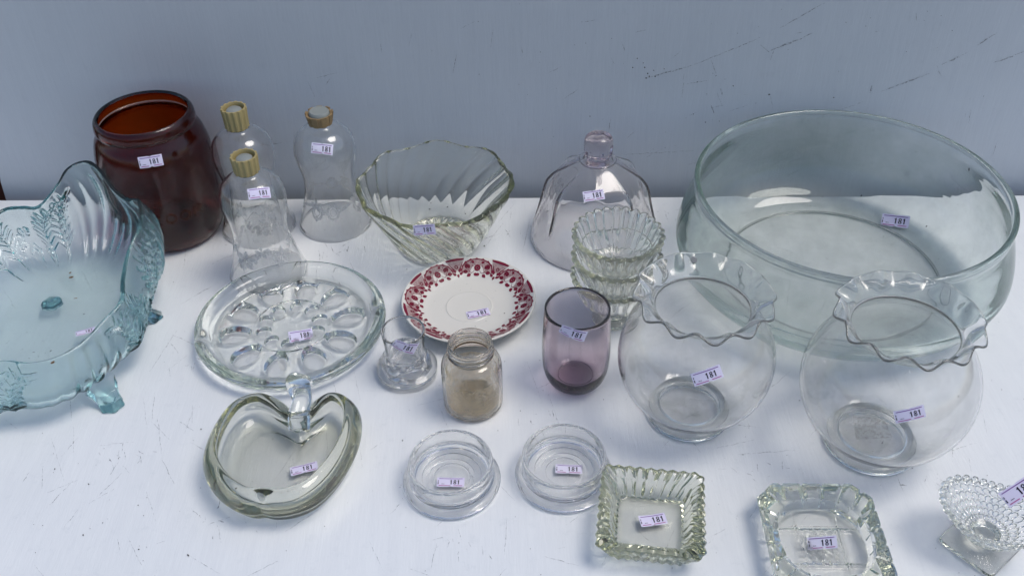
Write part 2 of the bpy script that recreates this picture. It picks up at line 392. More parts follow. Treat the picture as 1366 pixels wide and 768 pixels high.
# ================================================================== back row
# ---- amber jar
J = empty('amber_jar', (-.4160, .9800, E0), 'wide mouthed dark amber brown glass jar standing at the back left against the wall', 'jar')
o_ = cr([(0, .003), (.044, .003), (.052, .0005), (.0585, .006), (.0640, .020), (.0672, .048), (.0680, .080), (.0664, .106), (.0622, .123), (.0572, .1315), (.0556, .1345, 's'),
         (.0566, .1358), (.0575, .140), (.0565, .146), (.0545, .1490)], 6)
t_ = np.interp(np.arange(len(o_))/len(o_), [0, .2, .4, .75, 1], [.007, .006, .0048, .0045, .0055])
o_[:, 0] *= .985; o_[:, 1] *= 1.08
jar = lathe('jar_body', cup(o_, t_), M['amber'], 128, J)
def prof_r(o, z): 
    k = np.argsort(o[:, 1]); return float(np.interp(z, o[k, 1], o[k, 0]))
def wrap_text(name, txt, o, a0, z0, h, adv, mat, parent, sw=.11):
    """raised letters round a lathe, as strokes"""
    G = {'C': [[(.9, .85), (.6, 1), (.25, .9), (.05, .5), (.25, .1), (.6, 0), (.9, .15)]], 'O': [[(.5, 1), (.12, .8), (0, .5), (.12, .2), (.5, 0), (.88, .2), (1, .5), (.88, .8), (.5, 1)]],
         'R': [[(.05, 0), (.05, 1), (.6, 1), (.9, .85), (.9, .62), (.6, .48), (.05, .48)], [(.5, .48), (.95, 0)]]}
    V = []; F = []
    for i, ch in enumerate(txt):
        for st in G[ch]:
            for p, q in zip(st, st[1:]):
                L = math.hypot(q[0]-p[0], q[1]-p[1]); nx, ny = -(q[1]-p[1])/L*sw/2, (q[0]-p[0])/L*sw/2; b = len(V)
                for lift in (-.0003, .0015):
                    for e, sg in ((p, 1), (q, 1), (q, -1), (p, -1)):
                        z = z0+(e[1]+ny*sg)*h; r = prof_r(o, z)+lift; a = a0+(i*adv+(e[0]+nx*sg)*h*.9)/r
                        V.append((r*math.cos(a), r*math.sin(a), z))
                F += [(b, b+3, b+2, b+1), (b+4, b+5, b+6, b+7)]+[(b+k, b+(k+1) % 4, b+4+(k+1) % 4, b+4+k) for k in range(4)]
    return mk(name, V, F, mat, parent, 0)
wrap_text('embossed_lettering', 'COOR', o_, R_(-88), .050, .013, .0165, M['amber'], J)
price_label(jar, J, (185, 218), (217, 213), .50)

# ---- three bell shaped shades
def petal(L, W, k=6):
    up = [(L*i/k, W*math.sin(PI*(i/k)**.8)) for i in range(k+1)]; return up+[(x, -y) for x, y in up[-2:0:-1]]
def lathe_decal(name, polys, o, mat, parent, off=.00035):
    V = []; F = []
    for P in polys:
        b = len(V)
        for a, z in P: r = prof_r(o, z)+off; V.append((r*math.cos(a), r*math.sin(a), z))
        F.append(tuple(range(b, b+len(P))))
    return mk(name, V, F, mat, parent, 0, orient=False)
def on_r(P, a0, z0, rot, r=.037):
    c, s = math.cos(rot), math.sin(rot); return [(a0+(x*c-y*s)/r, z0+x*s+y*c) for x, y in P]
def flower(a0, z0, s, n=6):
    out = []
    for i in range(n):
        out.append(on_r([(x+s*.18, y) for x, y in petal(s*.8, s*.24)], a0, z0, i*2*PI/n+.3))
    out.append(on_r([(s*.13*math.cos(k*PI/4), s*.13*math.sin(k*PI/4)) for k in range(8)], a0, z0, 0)); return out
def strip(P, w, r=.037):
    out = []
    for p, q in zip(P, P[1:]):
        L = math.hypot((q[0]-p[0])*r, q[1]-p[1])+1e-9; nx, ny = -(q[1]-p[1])/L*w/2/r, (q[0]-p[0])*r/L*w/2
        out.append([(p[0]+nx, p[1]+ny), (q[0]+nx, q[1]+ny), (q[0]-nx, q[1]-ny), (p[0]-nx, p[1]-ny)])
    return out
def cap_mesh(z0, h, r, ribs, mat, parent):
    def f(th, rr, z, s):
        k = 1+.055*np.sign(np.sin(ribs*th))*np.abs(np.sin(ribs*th))**.5*(1 if rr > r*.9 and h > .015 else .0)
        return rr*k, z+0*th
    pr = [(0, z0), (r*.8, z0), (r*.93, z0+.001), (r*.95, z0+h*.5), (r, z0+h-.0008), (r*.985, z0+h), (r*.86, z0+h), (r*.84, z0+h-.0006), (r*.82, z0+h-.007), (0, z0+h-.007)]
    return lathe('ribbed_cap', pr, mat, 112, parent, f, 30)
BO = cr([(.0455, .0012), (.0436, .006), (.0405, .016), (.0355, .032), (.0322, .048), (.0308, .062), (.0320, .076), (.0352, .092), (.0364, .106), (.0330, .121), (.0245, .1305), (.0150, .1345), (.0118, .137), (.0112, .1395, 's'), (0, .1400)], 6)
def bell_shade(x, y, label, caph, capr, capmat, decal, lab):
    t = empty('bell_shade', (x, y, E0), label, 'glass shade', 'bell shaped glass shades at the back')
    g = lathe('glass_shade', bell(BO, np.interp(np.arange(len(BO)), [0, 5, len(BO)], [.0030, .0022, .0022])[::-1]), M['bell'], 112, t)
    if capmat == 'gold2':
        cap_mesh(.1385, caph, capr, 9, M[capmat], t)
        # flared castle edge
        for i in range(9):
            a = i*2*PI/9+.3; pts = []
            for zz, rr in ((.1385, capr*.92), (.1385+caph+.0012, capr*1.10)):
                for da in (-.20, .20):
                    for dr in (0, -.0016): pts.append(((rr+dr)*math.cos(a+da), (rr+dr)*math.sin(a+da), zz))
            mk('cap_rib', pts, [(0, 2, 3, 1), (4, 5, 7, 6), (0, 1, 5, 4), (2, 6, 7, 3), (0, 4, 6, 2), (1, 3, 7, 5)], M[capmat], t, 0)
    else: cap_mesh(.1385, caph, capr, 13, M[capmat], t)
    zt = .1385+caph-.0068
    if capmat == 'gold2': pp = [(0, zt), (capr*.80, zt), (capr*.80, zt+.0085), (capr*.70, zt+.0105), (capr*.4, zt+.0100), (0, zt+.0108)]
    else: pp = [(0, zt), (capr*.62, zt), (capr*.62, zt+.0035), (capr*.5, zt+.0050), (0, zt+.0052)]
    lathe('plug', pp, M['plug'], 32, t)
    lathe_decal('etched_pattern', decal, BO, M['etch'], t)
    if lab: price_label(g, t, *lab)
    return t
va = lambda x, y: math.atan2(-y, -x)      # direction from the shade to the camera
dA = []; a0 = va(-.3126, .9816)
for k in range(6): dA += flower(a0+k*1.05+.4, .040+.004*(k % 2), .012)+strip([(a0+k*1.05+.4+i*.1, .036-.006*math.sin(i*.9)) for i in range(10)], .0016)
bell_shade(-.3126, .9816, 'clear bell shaped glass shade with gold cap and no price sticker, beside the amber jar', .026, .0142, 'gold', dA, None)
dB = []; a0 = va(-.2826, .8859)
for k in range(5):
    b = a0-.75+k*1.2566
    dB += flower(b, .041, .0135)+flower(b+.62, .052, .009, 5)
    for j in range(7): dB.append(on_r(petal(.007, .002), b+.28+.05*j, .036+.0025*j, (.9 if j % 2 else 2.4)))
    for j in range(5): dB.append(on_r(petal(.008, .0026), b-.2-.03*j, .030+.006*j, 1.1+.5*j))
bell_shade(-.2826, .8859, 'gold capped bell shaped glass shade etched with flowers, directly behind the egg plate', .0205, .0142, 'gold', dB, ((331, 259), (361, 256), .5))
dC = []; a0 = va(-.2177, .9874)
for k in range(4):
    b = a0-.35+k*PI/2
    for sg in (-1, 1):
        lp = [(b+sg*(.10+.19*(1-math.cos(i*2*PI/16))), .036+.0085*math.sin(i*2*PI/16)*(1 if sg > 0 else 1.1)) for i in range(17)]
        dC += strip(lp, .0034)
        dC += strip([(p[0]*.55+(b+sg*.29)*.45, p[1]*.55+.036*.45) for p in lp], .0012)
    dC += strip([(b-.1, .036), (b+.1, .036)], .006)+strip([(b+.5+i*.1, .036+.009*(i/7)) for i in range(8)], .0036)
    dC += flower(b+1.25, .044, .010, 5)
    dC.append(on_r(petal(.009, .0024), b+1.25, .032, -1.5))
bell_shade(-.2177, .9874, 'bell shaped glass shade etched with ribbon bows, short brownish cap and silver plug', .0125, .0150, 'gold2', dC, ((415, 197), (444, 200), .5))

# ---- swirl bowl
S = empty('swirl_bowl', (-.0865, .9385, E0), 'clear yellowish swirl ribbed glass bowl with wavy rim, left of the dome lid', 'bowl')
so_ = cr([(0, .004), (.037, .004), (.043, .001), (.0480, .002), (.0530, .010), (.0645, .031), (.0765, .055), (.0860, .074), (.0900, .0835)], 7)
st_ = np.interp(np.arange(len(so_))/len(so_), [0, .3, .5, 1], [.006, .006, .0058, .0056])
def fsw(th, r, z, s):
    k = sm(.047, .058, r) if s < .5 else sm(.044, .055, r)
    ph = .80*(z/.082)
    lob = np.cos(8*(th-.2+ph*.3)); sw = np.abs(np.sin(11*(th+ph)))**.7
    zz = z+.0022*sm(.055, .086, z)*np.cos(8*(th-.2)+1.2)
    rr = r*(1+k*.016*sm(.03, .08, z)*lob)+k*(.0026*sw-.0015)*(1 if s < .5 else -.8)
    if r < .040 and s > .5: zz = zz+.0013*np.sin(24*th+60*r)*sm(.006, .02, r)*sm(.040, .033, r)
    return rr, zz
sw_o = lathe('glass_bowl', cup(so_, st_), M['olive'], 224, S, fsw)
price_label(sw_o, S, (552.5, 306), (581.5, 304), .5, conform=False, lift=.0030, face=.5)
dirt(sw_o, S, scatter(590, 280, 50, 18, 16)+[(606, 203, .7), (597, 276, 1.2), (621, 285, 1.4), (573, 279, 1.)])

# ---- dome lid
D = empty('dome_lid', (.1013, .9455, E0), 'faceted clear glass dome lid with a knob handle', 'dome lid')
do_ = cr([(.0775, .0016), (.0772, .006), (.0742, .018), (.0690, .036), (.0645, .054), (.0620, .066), (.0592, .0750), (.0550, .0815), (.0490, .0878), (.0385, .0945), (.0270, .1015), (.0185, .1058), (.0150, .1075), (0, .1080)], 6)
def fdm(th, r, z, s):
    u = ((th+.15)*8/(2*PI)) % 1-.5           # eight flat panels meeting in ridges
    amt = sm(.012, .045, z)*sm(.108, .090, z); fl = np.cos(PI/8)/np.cos(u*2*PI/8)
    ridge = np.exp(-((np.abs(u)-.5)/.05)**2); dish = sm(.5, .12, np.abs(u))*sm(.020, .050, z)*sm(.094, .078, z)
    return r*(1+amt*((fl-1)*.9+.006+.011*ridge)-amt*.044*dish), z+0*th
dm = lathe('dome', bell(do_, .0042), M['lilac'], 192, D, fdm, 50)
def fkn(th, r, z, s): return r*(1-.05*np.cos(8*th)*sm(.108, .112, z)*sm(.1325, .128, z)), z+0*th
lathe('knob', cr([(0, .1072), (.0150, .1074), (.0205, .1068), (.0212, .1086), (.0165, .1100), (.0125, .1112), (.0128, .1128), (.0152, .1150), (.0162, .1190), (.0164, .1300), (.0150, .1365), (.0095, .1400), (0, .1408)], 6), M['lilac'], 96, D, fkn, 60)
price_label(dm, D, (778, 263), (806, 259), .52, conform=False)

# ---- stacked sundae dishes
def sundae(x, y, z, label, spin):
    t = empty('sundae_dish', (x, y, z), label, 'dessert dish', 'stacked ribbed sundae dishes')
    oo = cr([(0, .0175), (.010, .0175), (.0175, .0185), (.0270, .0240), (.0360, .0345), (.0415, .0470), (.0445, .0570), (.0455, .0605)], 6)
    tt = np.interp(np.arange(len(oo))/len(oo), [0, .3, 1], [.0060, .0050, .0046])
    def fr(th, r, z, s):
        k = sm(.014, .024, r); c = np.abs(np.cos(13*(th+spin))); e = sm(.050, .060, z)
        rr = r*(1+k*(.050*c-.03)*(1 if s < .52 else -.6)) + e*.0016*c
        return rr, z+e*.0011*c-.0008*e
    b = lathe('ribbed_bowl', cup(oo, tt), M['olive2'], 312, t, fr, 50)
    def ff(th, r, z, s): return r*(1+.03*np.abs(np.cos(13*(th+spin)))*sm(.012, .024, r)), z+0*th
    lathe('foot', cr([(0, .0008), (.0170, .0006), (.0198, 0), (.0206, .0016), (.0200, .0034), (.0160, .0056), (.0115, .0080), (.0098, .0115), (.0110, .0150), (.0150, .0183), (.0100, .0195), (0, .0195)], 5), M['olive2'], 160, t, ff, 50)
    return t
M['olive2'] = glass('yellowish_pressed_glass', (.85, .87, .74), 22, .03)
sundae(.1094, .7928, E0, 'ribbed glass sundae dish at the bottom of the stack, foot on the board', 0)
sundae(.1094, .7928, E0+.0262, 'middle one of three nested ribbed glass sundae dishes', .09)
sundae(.1094, .7928, E0+.0524, 'topmost nested ribbed glass sundae dish, open and empty', .17)

# ---- big low bowl
B = empty('large_bowl', (.3650, .8600, E0), 'very large low round greenish glass bowl filling the back right', 'bowl')
bo_ = cr([(0, .0025), (.110, .0025), (.122, .0008), (.133, .0010), (.148, .0050), (.1650, .0160), (.1775, .0300), (.1830, .0430), (.1838, .0530), (.1815, .0670), (.1770, .0830), (.1715, .0990), (.1695, .1060), (.1690, .1100), (.1694, .1135), (.1702, .1160), (.1702, .1200), (.1694, .1213)], 7)
bt_ = np.interp(np.arange(len(bo_))/len(bo_), [0, .20, .28, .42, .52, .66, .72, .78, .84, 1], [.0035, .0045, .0080, .0085, .0070, .0045, .0040, .0042, .0060, .0066])
bo_[:, 0] *= .975
bb = lathe('glass_bowl', cup(bo_, bt_), M['bowl'], 320, B, None, 75)
price_label(bb, B, (1176, 294), (1213, 298), .52, hit=1, conform=False, face=.2, lift=.003)
dirt(bb, B, scatter(1150, 290, 170, 80, 40, .25, .6)+[(1293, 226, 2.4), (1155, 246, 1.3), (1149, 261, 1.1), (1097, 263, .8), (1223, 203, 1.2), (1117, 182, .7), (1236, 302, 1.2), (1078, 161, .8)])

# ================================================================== middle row
# ---- egg plate
Eg = empty('egg_plate', (-.2374, .7795, E0), 'thick round clear glass egg plate with two rings of hollows', 'egg plate')
er = cr([(0, .001), (.070, .001), (.082, .0002), (.0885, .002), (.0960, .0085), (.1005, .0150), (.1012, .0190), (.0990, .0212), (.0940, .0215), (.0880, .0190), (.0845, .0150), (.0825, .0118, 's'), (.0800, .0112)], 6)
er = np.vstack([er]+[[r, .0112] for r in np.linspace(.079, .0005, 90)]+[[0, .0112]])
def fegg(th, r, z, s):
    zz = z+0*th; rr = r+0*th
    if s > .3 and r < .0815:
        for k in range(10):
            a = k*2*PI/10+.22; dx = r*np.cos(th-a)-.0605; dy = r*np.sin(th-a)
            wy = .0134*(1+.16*dx/.0195); q = np.sqrt((dx/.0195)**2+(dy/wy)**2); zz = zz-.0056*sm(1.0, .72, q)
            dx = r*np.cos(th-a-.1)-.0300; dy = r*np.sin(th-a-.1); q = np.sqrt((dx/.0092)**2+(dy/.0072)**2); zz = zz-.0034*sm(1.0, .74, q)
        zz = zz+.0016*np.exp(-((r-.0415)/.0010)**2)
    if r > .086:
        for a in (R_(-165), R_(14)):
            d = (np.angle(np.exp(1j*(th-a))))*r; zz = zz-.005*np.exp(-(d/.007)**2)*sm(.008, .018, z); 
    return rr, zz
eg = lathe('glass_plate', er, M['clear2'], 240, Eg, fegg, 60)
price_label(eg, Eg, (385, 450), (417, 445), .45, conform=False, lift=.001)
dirt(eg, Eg, scatter(390, 440, 90, 55, 14))

# ---- saucer with transfer border
Sa = empty('saucer', (-.0476, .8080, E0), 'cream white china saucer with a dark red rose border', 'saucer')
sa_o = cr([(0, .0045), (.036, .0045), (.0395, .0035), (.0400, .0002), (.0425, .0002), (.0435, .0040), (.0520, .0068), (.0640, .0130), (.0722, .0186), (.0733, .0200), (.0722, .0209), (.0690, .0196),
           (.0620, .0152), (.0520, .0105), (.0440, .0082), (.0300, .0074), (.0260, .0074), (.0248, .0079), (.0236, .0076), (.0150, .0070), (0, .0070)], 5)
sa = lathe('china_saucer', sa_o, M['glaze'], 144, Sa)
tops = sa_o[np.argmax(sa_o[:, 0]):][::-1]
def sz(r): return float(np.interp(r, tops[:, 0], tops[:, 1]))
def pol(P, m, V, F, mi, off=.00025):
    b = len(V)
    for a, r in P: V.append((r*math.cos(a), r*math.sin(a), sz(r)+off))
    F.append(tuple(range(b, b+len(P)))); mi.append(m)
V, F, mi = [], [], []
def loc2(a0, r0, P, rot, s=1):
    c, n = math.cos(rot), math.sin(rot); out = []
    for x, y in P:
        X, Y = (x*c-y*n)*s, (x*n+y*c)*s; out.append((a0+X/r0, r0+Y))
    return out
NS = 8
for k in range(NS):
    a = k*2*PI/NS+R_(82); hw = PI/NS*.80
    # arch: thick dark band with pale hatching inside
    arc = [(a+hw*math.cos(PI*i/18)*(1.0), .0545+.0158*math.sin(PI*i/18)**.75) for i in range(19)]
    arc_in = [(a+hw*.93*math.cos(PI*i/18), .0545+.0146*math.sin(PI*i/18)**.75) for i in range(19)]
    for i in range(18):
        pol([arc[i], arc[i+1], arc_in[i+1], arc_in[i]], 0, V, F, mi)
        if i % 2 == 0:
            e = .0006; pol([(arc[i][0], arc[i][1]), (arc[i+1][0], arc[i+1][1]), ((arc[i][0]+arc[i+1][0])/2, (arc[i][1]+arc[i+1][1])/2+.0011)], 0, V, F, mi)
    for i in range(17): pol([arc_in[i], arc_in[i+1], (arc_in[i+1][0]*.5+a*.5, max(.0545, arc_in[i+1][1]-.0052)), (arc_in[i][0]*.5+a*.5, max(.0545, arc_in[i][1]-.0052))], 1, V, F, mi, .0002)
    # rose: ring petals round a heart
    for i in range(9):
        b = i*2*PI/9; P = [(x*.0042, y*.0026) for x, y in ((-.5, .55), (.5, .55), (.65, 1.1), (0, 1.45), (-.65, 1.1))]
        pol(loc2(a, .0605, [(x*math.cos(b)-y*math.sin(b), x*math.sin(b)+y*math.cos(b)) for x, y in P], 0), 0, V, F, mi)
    pol(loc2(a, .0605, [(.0013*math.cos(i*PI/3), .0013*math.sin(i*PI/3)) for i in range(6)], 0), 0, V, F, mi)
    pol(loc2(a, .0605, [(.0030*math.cos(i*PI/5), .0030*math.sin(i*PI/5)) for i in range(10)], 0), 1, V, F, mi, .0002)
    # leaves and sprigs left and right
    for sg in (-1, 1):
        for (dx, r, rot, L, W) in ((.0085, .0600, .9, .0062, .0022), (.0100, .0560, .1, .0062, .0023), (.0065, .0535, -.6, .0060, .0021), (.0125, .0600, 1.5, .0052, .0018), (.0035, .0540, 3.6, .0060, .0020), (.0040, .0660, .3, .0042, .0014)):
            rt = rot if sg > 0 else PI-rot
            pol(loc2(a+sg*dx/r, r, [(x, y) for x, y in petal(L, W, 4)], rt), 0, V, F, mi)
        st = [(a+sg*(.003+.010*i/6)/.058, .0575-.003*math.sin(i*.8)) for i in range(7)]
        for p, q in zip(st, st[1:]): pol([(p[0], p[1]+.00035), (q[0], q[1]+.00035), (q[0], q[1]-.00035), (p[0], p[1]-.00035)], 0, V, F, mi)
        for _ in range(5):
            x, r = a+sg*random.uniform(.05, .26), random.uniform(.0625, .0665); pol(loc2(x, r, [(.0006*math.cos(i*PI/2.5), .0006*math.sin(i*PI/2.5)) for i in range(5)], 0), 0, V, F, mi)
    # fan block between arches
    c = a+PI/NS
    pol([(c-.16, .0712), (c-.05, .0716), (c+.05, .0716), (c+.16, .0712), (c+.145, .0690), (c-.145, .0690)], 0, V, F, mi)
    for sg in (-1, 1):
        pol([(c+sg*.16, .0712), (c+sg*.145, .0690), (c+sg*.045, .0600), (c+sg*.075, .0600)], 0, V, F, mi)
        for (dr, rot) in ((.0530, .7), (.0560, 1.2), (.0585, .2)): pol(loc2(c+sg*.035, dr, petal(.0050, .0017, 4), rot if sg > 0 else PI-rot), 0, V, F, mi)
    pol([(c-.13, .0685), (c+.13, .0685), (c+.05, .0585), (c-.05, .0585)], 1, V, F, mi, .0002)
    for i in range(9):
        b = i*2*PI/9; pol(loc2(c, .0625, [(x*math.cos(b)-y*math.sin(b), x*math.sin(b)+y*math.cos(b)) for x, y in ((-.0008, .0010), (.0008, .0010), (0, .0028))], 0), 0, V, F, mi)
    pol(loc2(c, .0545, petal(.005, .0016, 4), -PI/2), 0, V, F, mi)
pb = mk('rose_border', V, F, [M['red'], M['pink']], Sa, 0, mi, orient=False)
price_label(sa, Sa, (623, 421.5), (653, 415.5), .5, conform=False, lift=.0009)
dirt(sa, Sa, scatter(622, 400, 60, 32, 18, .3, .6)+[(667, 421, .8), (673, 418, .9), (634, 435, .6)])

# ---- toothpick holder
T = empty('toothpick_holder', (-.1093, .7156, E0), 'small clear glass toothpick holder with bulging lobed base beside the egg plate', 'glass holder')
to_ = cr([(0, .001), (.0190, .0008), (.0200, 0), (.0222, .0025), (.0240, .0095), (.0241, .0170), (.0228, .0240), (.0211, .0285), (.0203, .0325), (.0206, .0430), (.0218, .0575)], 6)
tt_ = np.interp(np.arange(len(to_))/len(to_), [0, .35, .55, .75, 1], [.014, .013, .0065, .0026, .0017])
def ftp(th, r, z, s):
    k = sm(.001, .008, z)*sm(.029, .020, z) if s < .5 else 0
    return r*(1+k*.06*np.cos(6*th+.5)+k*.0), z+0*th
tp_ = lathe('glass_cup', cup(to_, tt_), M['clear'], 120, T, ftp, 60)
price_label(tp_, T, (524, 457.5), (556, 468), .48)

# ---- spice jar
Sp = empty('spice_jar', (-.0406, .6702, E0), 'small tan glass jar with screw threads and dirty beige film inside', 'jar')
sp_o = cr([(0, .0022), (.0200, .0022), (.0225, .0010), (.0258, .0012), (.0288, .0035), (.0294, .0075), (.0296, .030), (.0295, .0490), (.0280, .0565), (.0245, .0612), (.0216, .0632), (.0205, .0640, 's'), (.0206, .0660),
           (.0222, .0672), (.0222, .0682), (.0208, .0694), (.0206, .0718), (.0220, .0730), (.0220, .0740), (.0207, .0752), (.0206, .0770), (.0212, .0785), (.0211, .0800)], 5)
sp_t = np.interp(np.arange(len(sp_o))/len(sp_o), [0, .25, .5, 1], [.0042, .0028, .0024, .0022])
def fsp(th, r, z, s): return r+0*th, z+(.0010*th/PI-.001)*sm(.065, .067, z)*sm(.0775, .075, z)*np.sin(th/2)
spj = lathe('glass_jar', cup(sp_o, sp_t), M['tan'], 112, Sp, fsp, 50)
lathe('dirt_film', [(0, .0068), (.020, .0068), (.0245, .0082), (.0262, .012), (.0264, .030), (.0264, .044)], M['residue'], 64, Sp)

# ---- purple tumbler
Tu = empty('purple_tumbler', (.0621, .6977, E0), 'smoky purple glass tumbler with a rounded darker base, left of the fish bowls', 'tumbler')
tu_o = cr([(0, .0015), (.0150, .0008), (.0190, .0005), (.0232, .0025), (.0288, .0095), (.0322, .0200), (.0336, .0340), (.0338, .0500), (.0330, .0720), (.0316, .0966)], 7)
tu_t = np.interp(np.arange(len(tu_o))/len(tu_o), [0, .3, .45, .6, 1], [.011, .009, .0052, .0030, .0021])
tu = lathe('glass_tumbler', cup(tu_o, tu_t), M['purple'], 128, Tu)
price_label(tu, Tu, (747.5, 438.5), (781.5, 450.5), .48)

# ---- fish bowls
def fishbowl(x, y, s, label, lab, spin, flare):
    t = empty('fish_bowl', (x, y, E0), label, 'fish bowl', 'clear fish bowls with ruffled rims')
    cz = .0758*s; Rb = .0722*s; neck = .0440*s
    a1 = math.acos(.036*s/Rb); a2 = math.acos(neck/Rb)
    sp = [(Rb*math.cos(a), cz+Rb*math.sin(a)) for a in np.linspace(-a1, a2*.93, 22)]
    zb = sp[0][1]; pts = [(0, zb-.001), (.018*s, zb-.001), (.033*s, zb-.0008)]+sp
    zn = cz+Rb*math.sin(a2)
    pts += [(neck*.99, zn+.0014*s), (neck*1.02, zn+.0042*s), (neck*(1+.13*flare), zn+.0090*s), (neck*(1+.28*flare), zn+.0130*s), (neck*(1+.385*flare), zn+.0155*s)]
    oo = cr(pts, 4); zt = zn+.0155*s
    def fr(th, r, z, q):
        k = sm(zn+.005*s, zt, z); c = np.cos(12*th+spin)+.18*np.cos(5*th+1)
        return r+k*.0022*s*c, z-k*.0026*s*c
    tk = np.interp(np.arange(len(oo))/len(oo), [0, .2, .3, .9, 1], [.003, .0026, .0020, .0018, .0024])
    b = lathe('glass_bowl', cup(oo, tk), M['fish'], 288, t, fr, 60)
    lathe('foot', cr([(.0290*s, zb-.0012), (.0285*s, .0040), (.0310*s, .0012), (.0360*s, 0), (.0398*s, .0012), (.0405*s, .0045), (.0385*s, .0085), (.0352*s, zb-.0012, 's'), (.0290*s, zb-.0012)], 5), M['clear2'], 128, t)
    film_ = lathe('dust_film', [(0, zb+.0026), (.020*s, zb+.0026), (.0315*s, zb+.0030)], M['scum'], 48, t)
    price_label(b, t, *lab)
    return t, b
f1, f1b = fishbowl(.1694, .6510, 1.0, 'clear ruffled rim fish bowl with small round grey sticker, beside the purple tumbler', ((924, 507.5), (963, 494), .46), .3, 1.0)
dirt(f1b, f1, scatter(925, 530, 45, 28, 14)+[(924, 552, 1.8), (908, 572, .8), (1012, 508, 2.2), (880, 490, .7), (985, 517, .7)], hit=2)
# round grey maker's spot on the ruffle
bv = bvh_of(f1b); o, d = cam_ray(925, 347); h, nn, _, _ = bv.ray_cast(o-f1.location, d)
if h is not None:
    if nn.dot(d) > 0: nn = -nn
    Tn = nn.orthogonal().normalized(); Bn = nn.cross(Tn)
    V = [tuple(h+nn*e+Tn*(.0032*math.cos(k*PI/10))+Bn*(.0032*math.sin(k*PI/10))) for e in (.0003, .0012) for k in range(20)]
    mk('round_sticker', V, [tuple(range(19, -1, -1)), tuple(range(20, 40))]+[(k, (k+1) % 20, 20+(k+1) % 20, 20+k) for k in range(20)], paint('grey_sticker', (.14, .15, .16), .6), f1, 30)
f2, f2b = fishbowl(.3338, .6076, 1.055, 'clear ruffled rim fish bowl with old label residue inside its bottom, at the right', ((1193.5, 557), (1234, 547.5), .46), 1.1, .80)
V = []
for px, py in ((1137, 556), (1180, 559), (1190, 585), (1141, 588)):
    q = at(px, py, .0155)-f2.location; V.append((q.x, q.y, .0158))
mk('old_label_residue', V, [(0, 1, 2, 3)], film('old_label_paper', (.68, .66, .60), .10, .45, 300, .4, .6), f2, 0, orient=False)
dirt(f2b, f2, scatter(1165, 572, 45, 28, 24, .3, .9)+[(1277, 528, 1.2), (1119, 501, .7), (1218, 446, .8)], hit=2)

# ================================================================== front row
# ---- apple dish
def outline(pts, k=10): return cr(pts, k, True)
Ap = empty('apple_dish', (-.2080, .5850, E0), 'thick olive tinted glass dish shaped like an apple with a glass stem', 'dish')
ao = np.array([(at(x, y, .025).x+.2080, at(x, y, .025).y-.5850) for x, y in ((401, 557), (380, 540), (350, 529), (312, 541), (285, 573), (270, 618), (285, 656), (318, 680), (346, 683), (380, 684), (424, 668), (461, 628), (480, 588), (481, 552), (463, 532), (440, 529), (419, 540))])
ao = outline([tuple(p) for p in ao], 12)
def norm2(P):
    T = np.roll(P, -1, 0)-np.roll(P, 1, 0); T /= np.linalg.norm(T, axis=1)[:, None]; return np.stack([T[:, 1], -T[:, 0]], 1)
def smooth2(P, k):
    for _ in range(k): P = (np.roll(P, 1, 0)+P*2+np.roll(P, -1, 0))/4
    return P
nv = norm2(ao)
if np.mean(np.einsum('ij,ij->i', nv, ao)) < 0: nv = -nv
def off2(d, k=6, sc=1.0): return smooth2(ao*sc-smooth2(nv, 8)*d, k)
rings = [[(0, -.004, .001)]]
spec = [(.030, .001, .62, 60), (.020, .0003, .70, 40), (.014, .0020, .78, 30), (.007, .0070, .90, 20), (.0025, .0130, .965, 10), (.0004, .0190, .995, 4), (0, .0235, 1, 2), (.0014, .0290, 1, 2), (.0046, .0345, 1, 3), (.0090, .0385, 1, 5), (.0128, .0402, 1, 8),
        (.0150, .0394, 1, 14), (.0153, .0365, 1, 20), (.0140, .0300, 1, 34), (.0132, .0235, 1, 60)]
for d, z, scl, k in spec:
    P = off2(d if scl > .9 else 0, k, scl); rings.append(np.column_stack([P, np.full(len(P), z)]))
edge = rings[-1]; ic = np.array((0, -.012))
for k_, z in ((.965, .0180), (.89, .0135), (.78, .0110), (.62, .0096), (.42, .0087), (.2, .0082)):
    P = ic+(smooth2(edge[:, :2], int(10+120*(1-k_)))-ic)*k_; rings.append(np.column_stack([P, np.full(len(P), z)]))
rings.append([(0, -.012, .0080)])
# interpolate the rings for a smoother section
R2 = [np.array(rings[0])]
body = np.array(rings[1:-1])
for j in range(body.shape[0]-1):
    a, b, c, d = body[max(j-1, 0)], body[j], body[j+1], body[min(j+2, body.shape[0]-1)]
    for q in range(3):
        t = q/3; R2.append(.5*(2*b+(c-a)*t+(2*a-5*b+4*c-d)*t*t+(3*b-a-3*c+d)*t**3))
R2 += [body[-1], np.array(rings[-1])]
# the small dent at the blossom end
for r in R2[1:-1]:
    g_ = np.exp(-(((r[:, 0]-(at(343, 683, .034).x+.2080))**2)/.005**2+((r[:, 1]-(at(343, 683, .034).y-.585))**2)/.016**2)); r[:, 2] -= .0035*g_*sm(.01, .03, r[:, 2]); r[:, 1] += .0025*g_
ap = loft('glass_dish', R2, M['apple'], Ap, 70)
nb = at(401, 557, .034)-Ap.location
tip = at(399, 509, .050)-Ap.location; mid = at(403, 533, .046)-Ap.location
path = cr([(nb.x, nb.y-.0105, .0300), (nb.x, nb.y-.0065, .0365), (nb.x+.0005, nb.y-.0005, .0420), tuple(mid), (tip.x, tip.y-.004, .0502), (tip.x, tip.y, .0500)], 7)
tube('stem', path, np.interp(np.arange(len(path))/len(path), [0, .25, .6, .85, .97, 1], [.0100, .0105, .0092, .0122, .0135, .0120]), M['clear2'], Ap, 24, .72)
price_label(ap, Ap, (388, 630.5), (424, 621.5), .42, conform=False, lift=.0016)
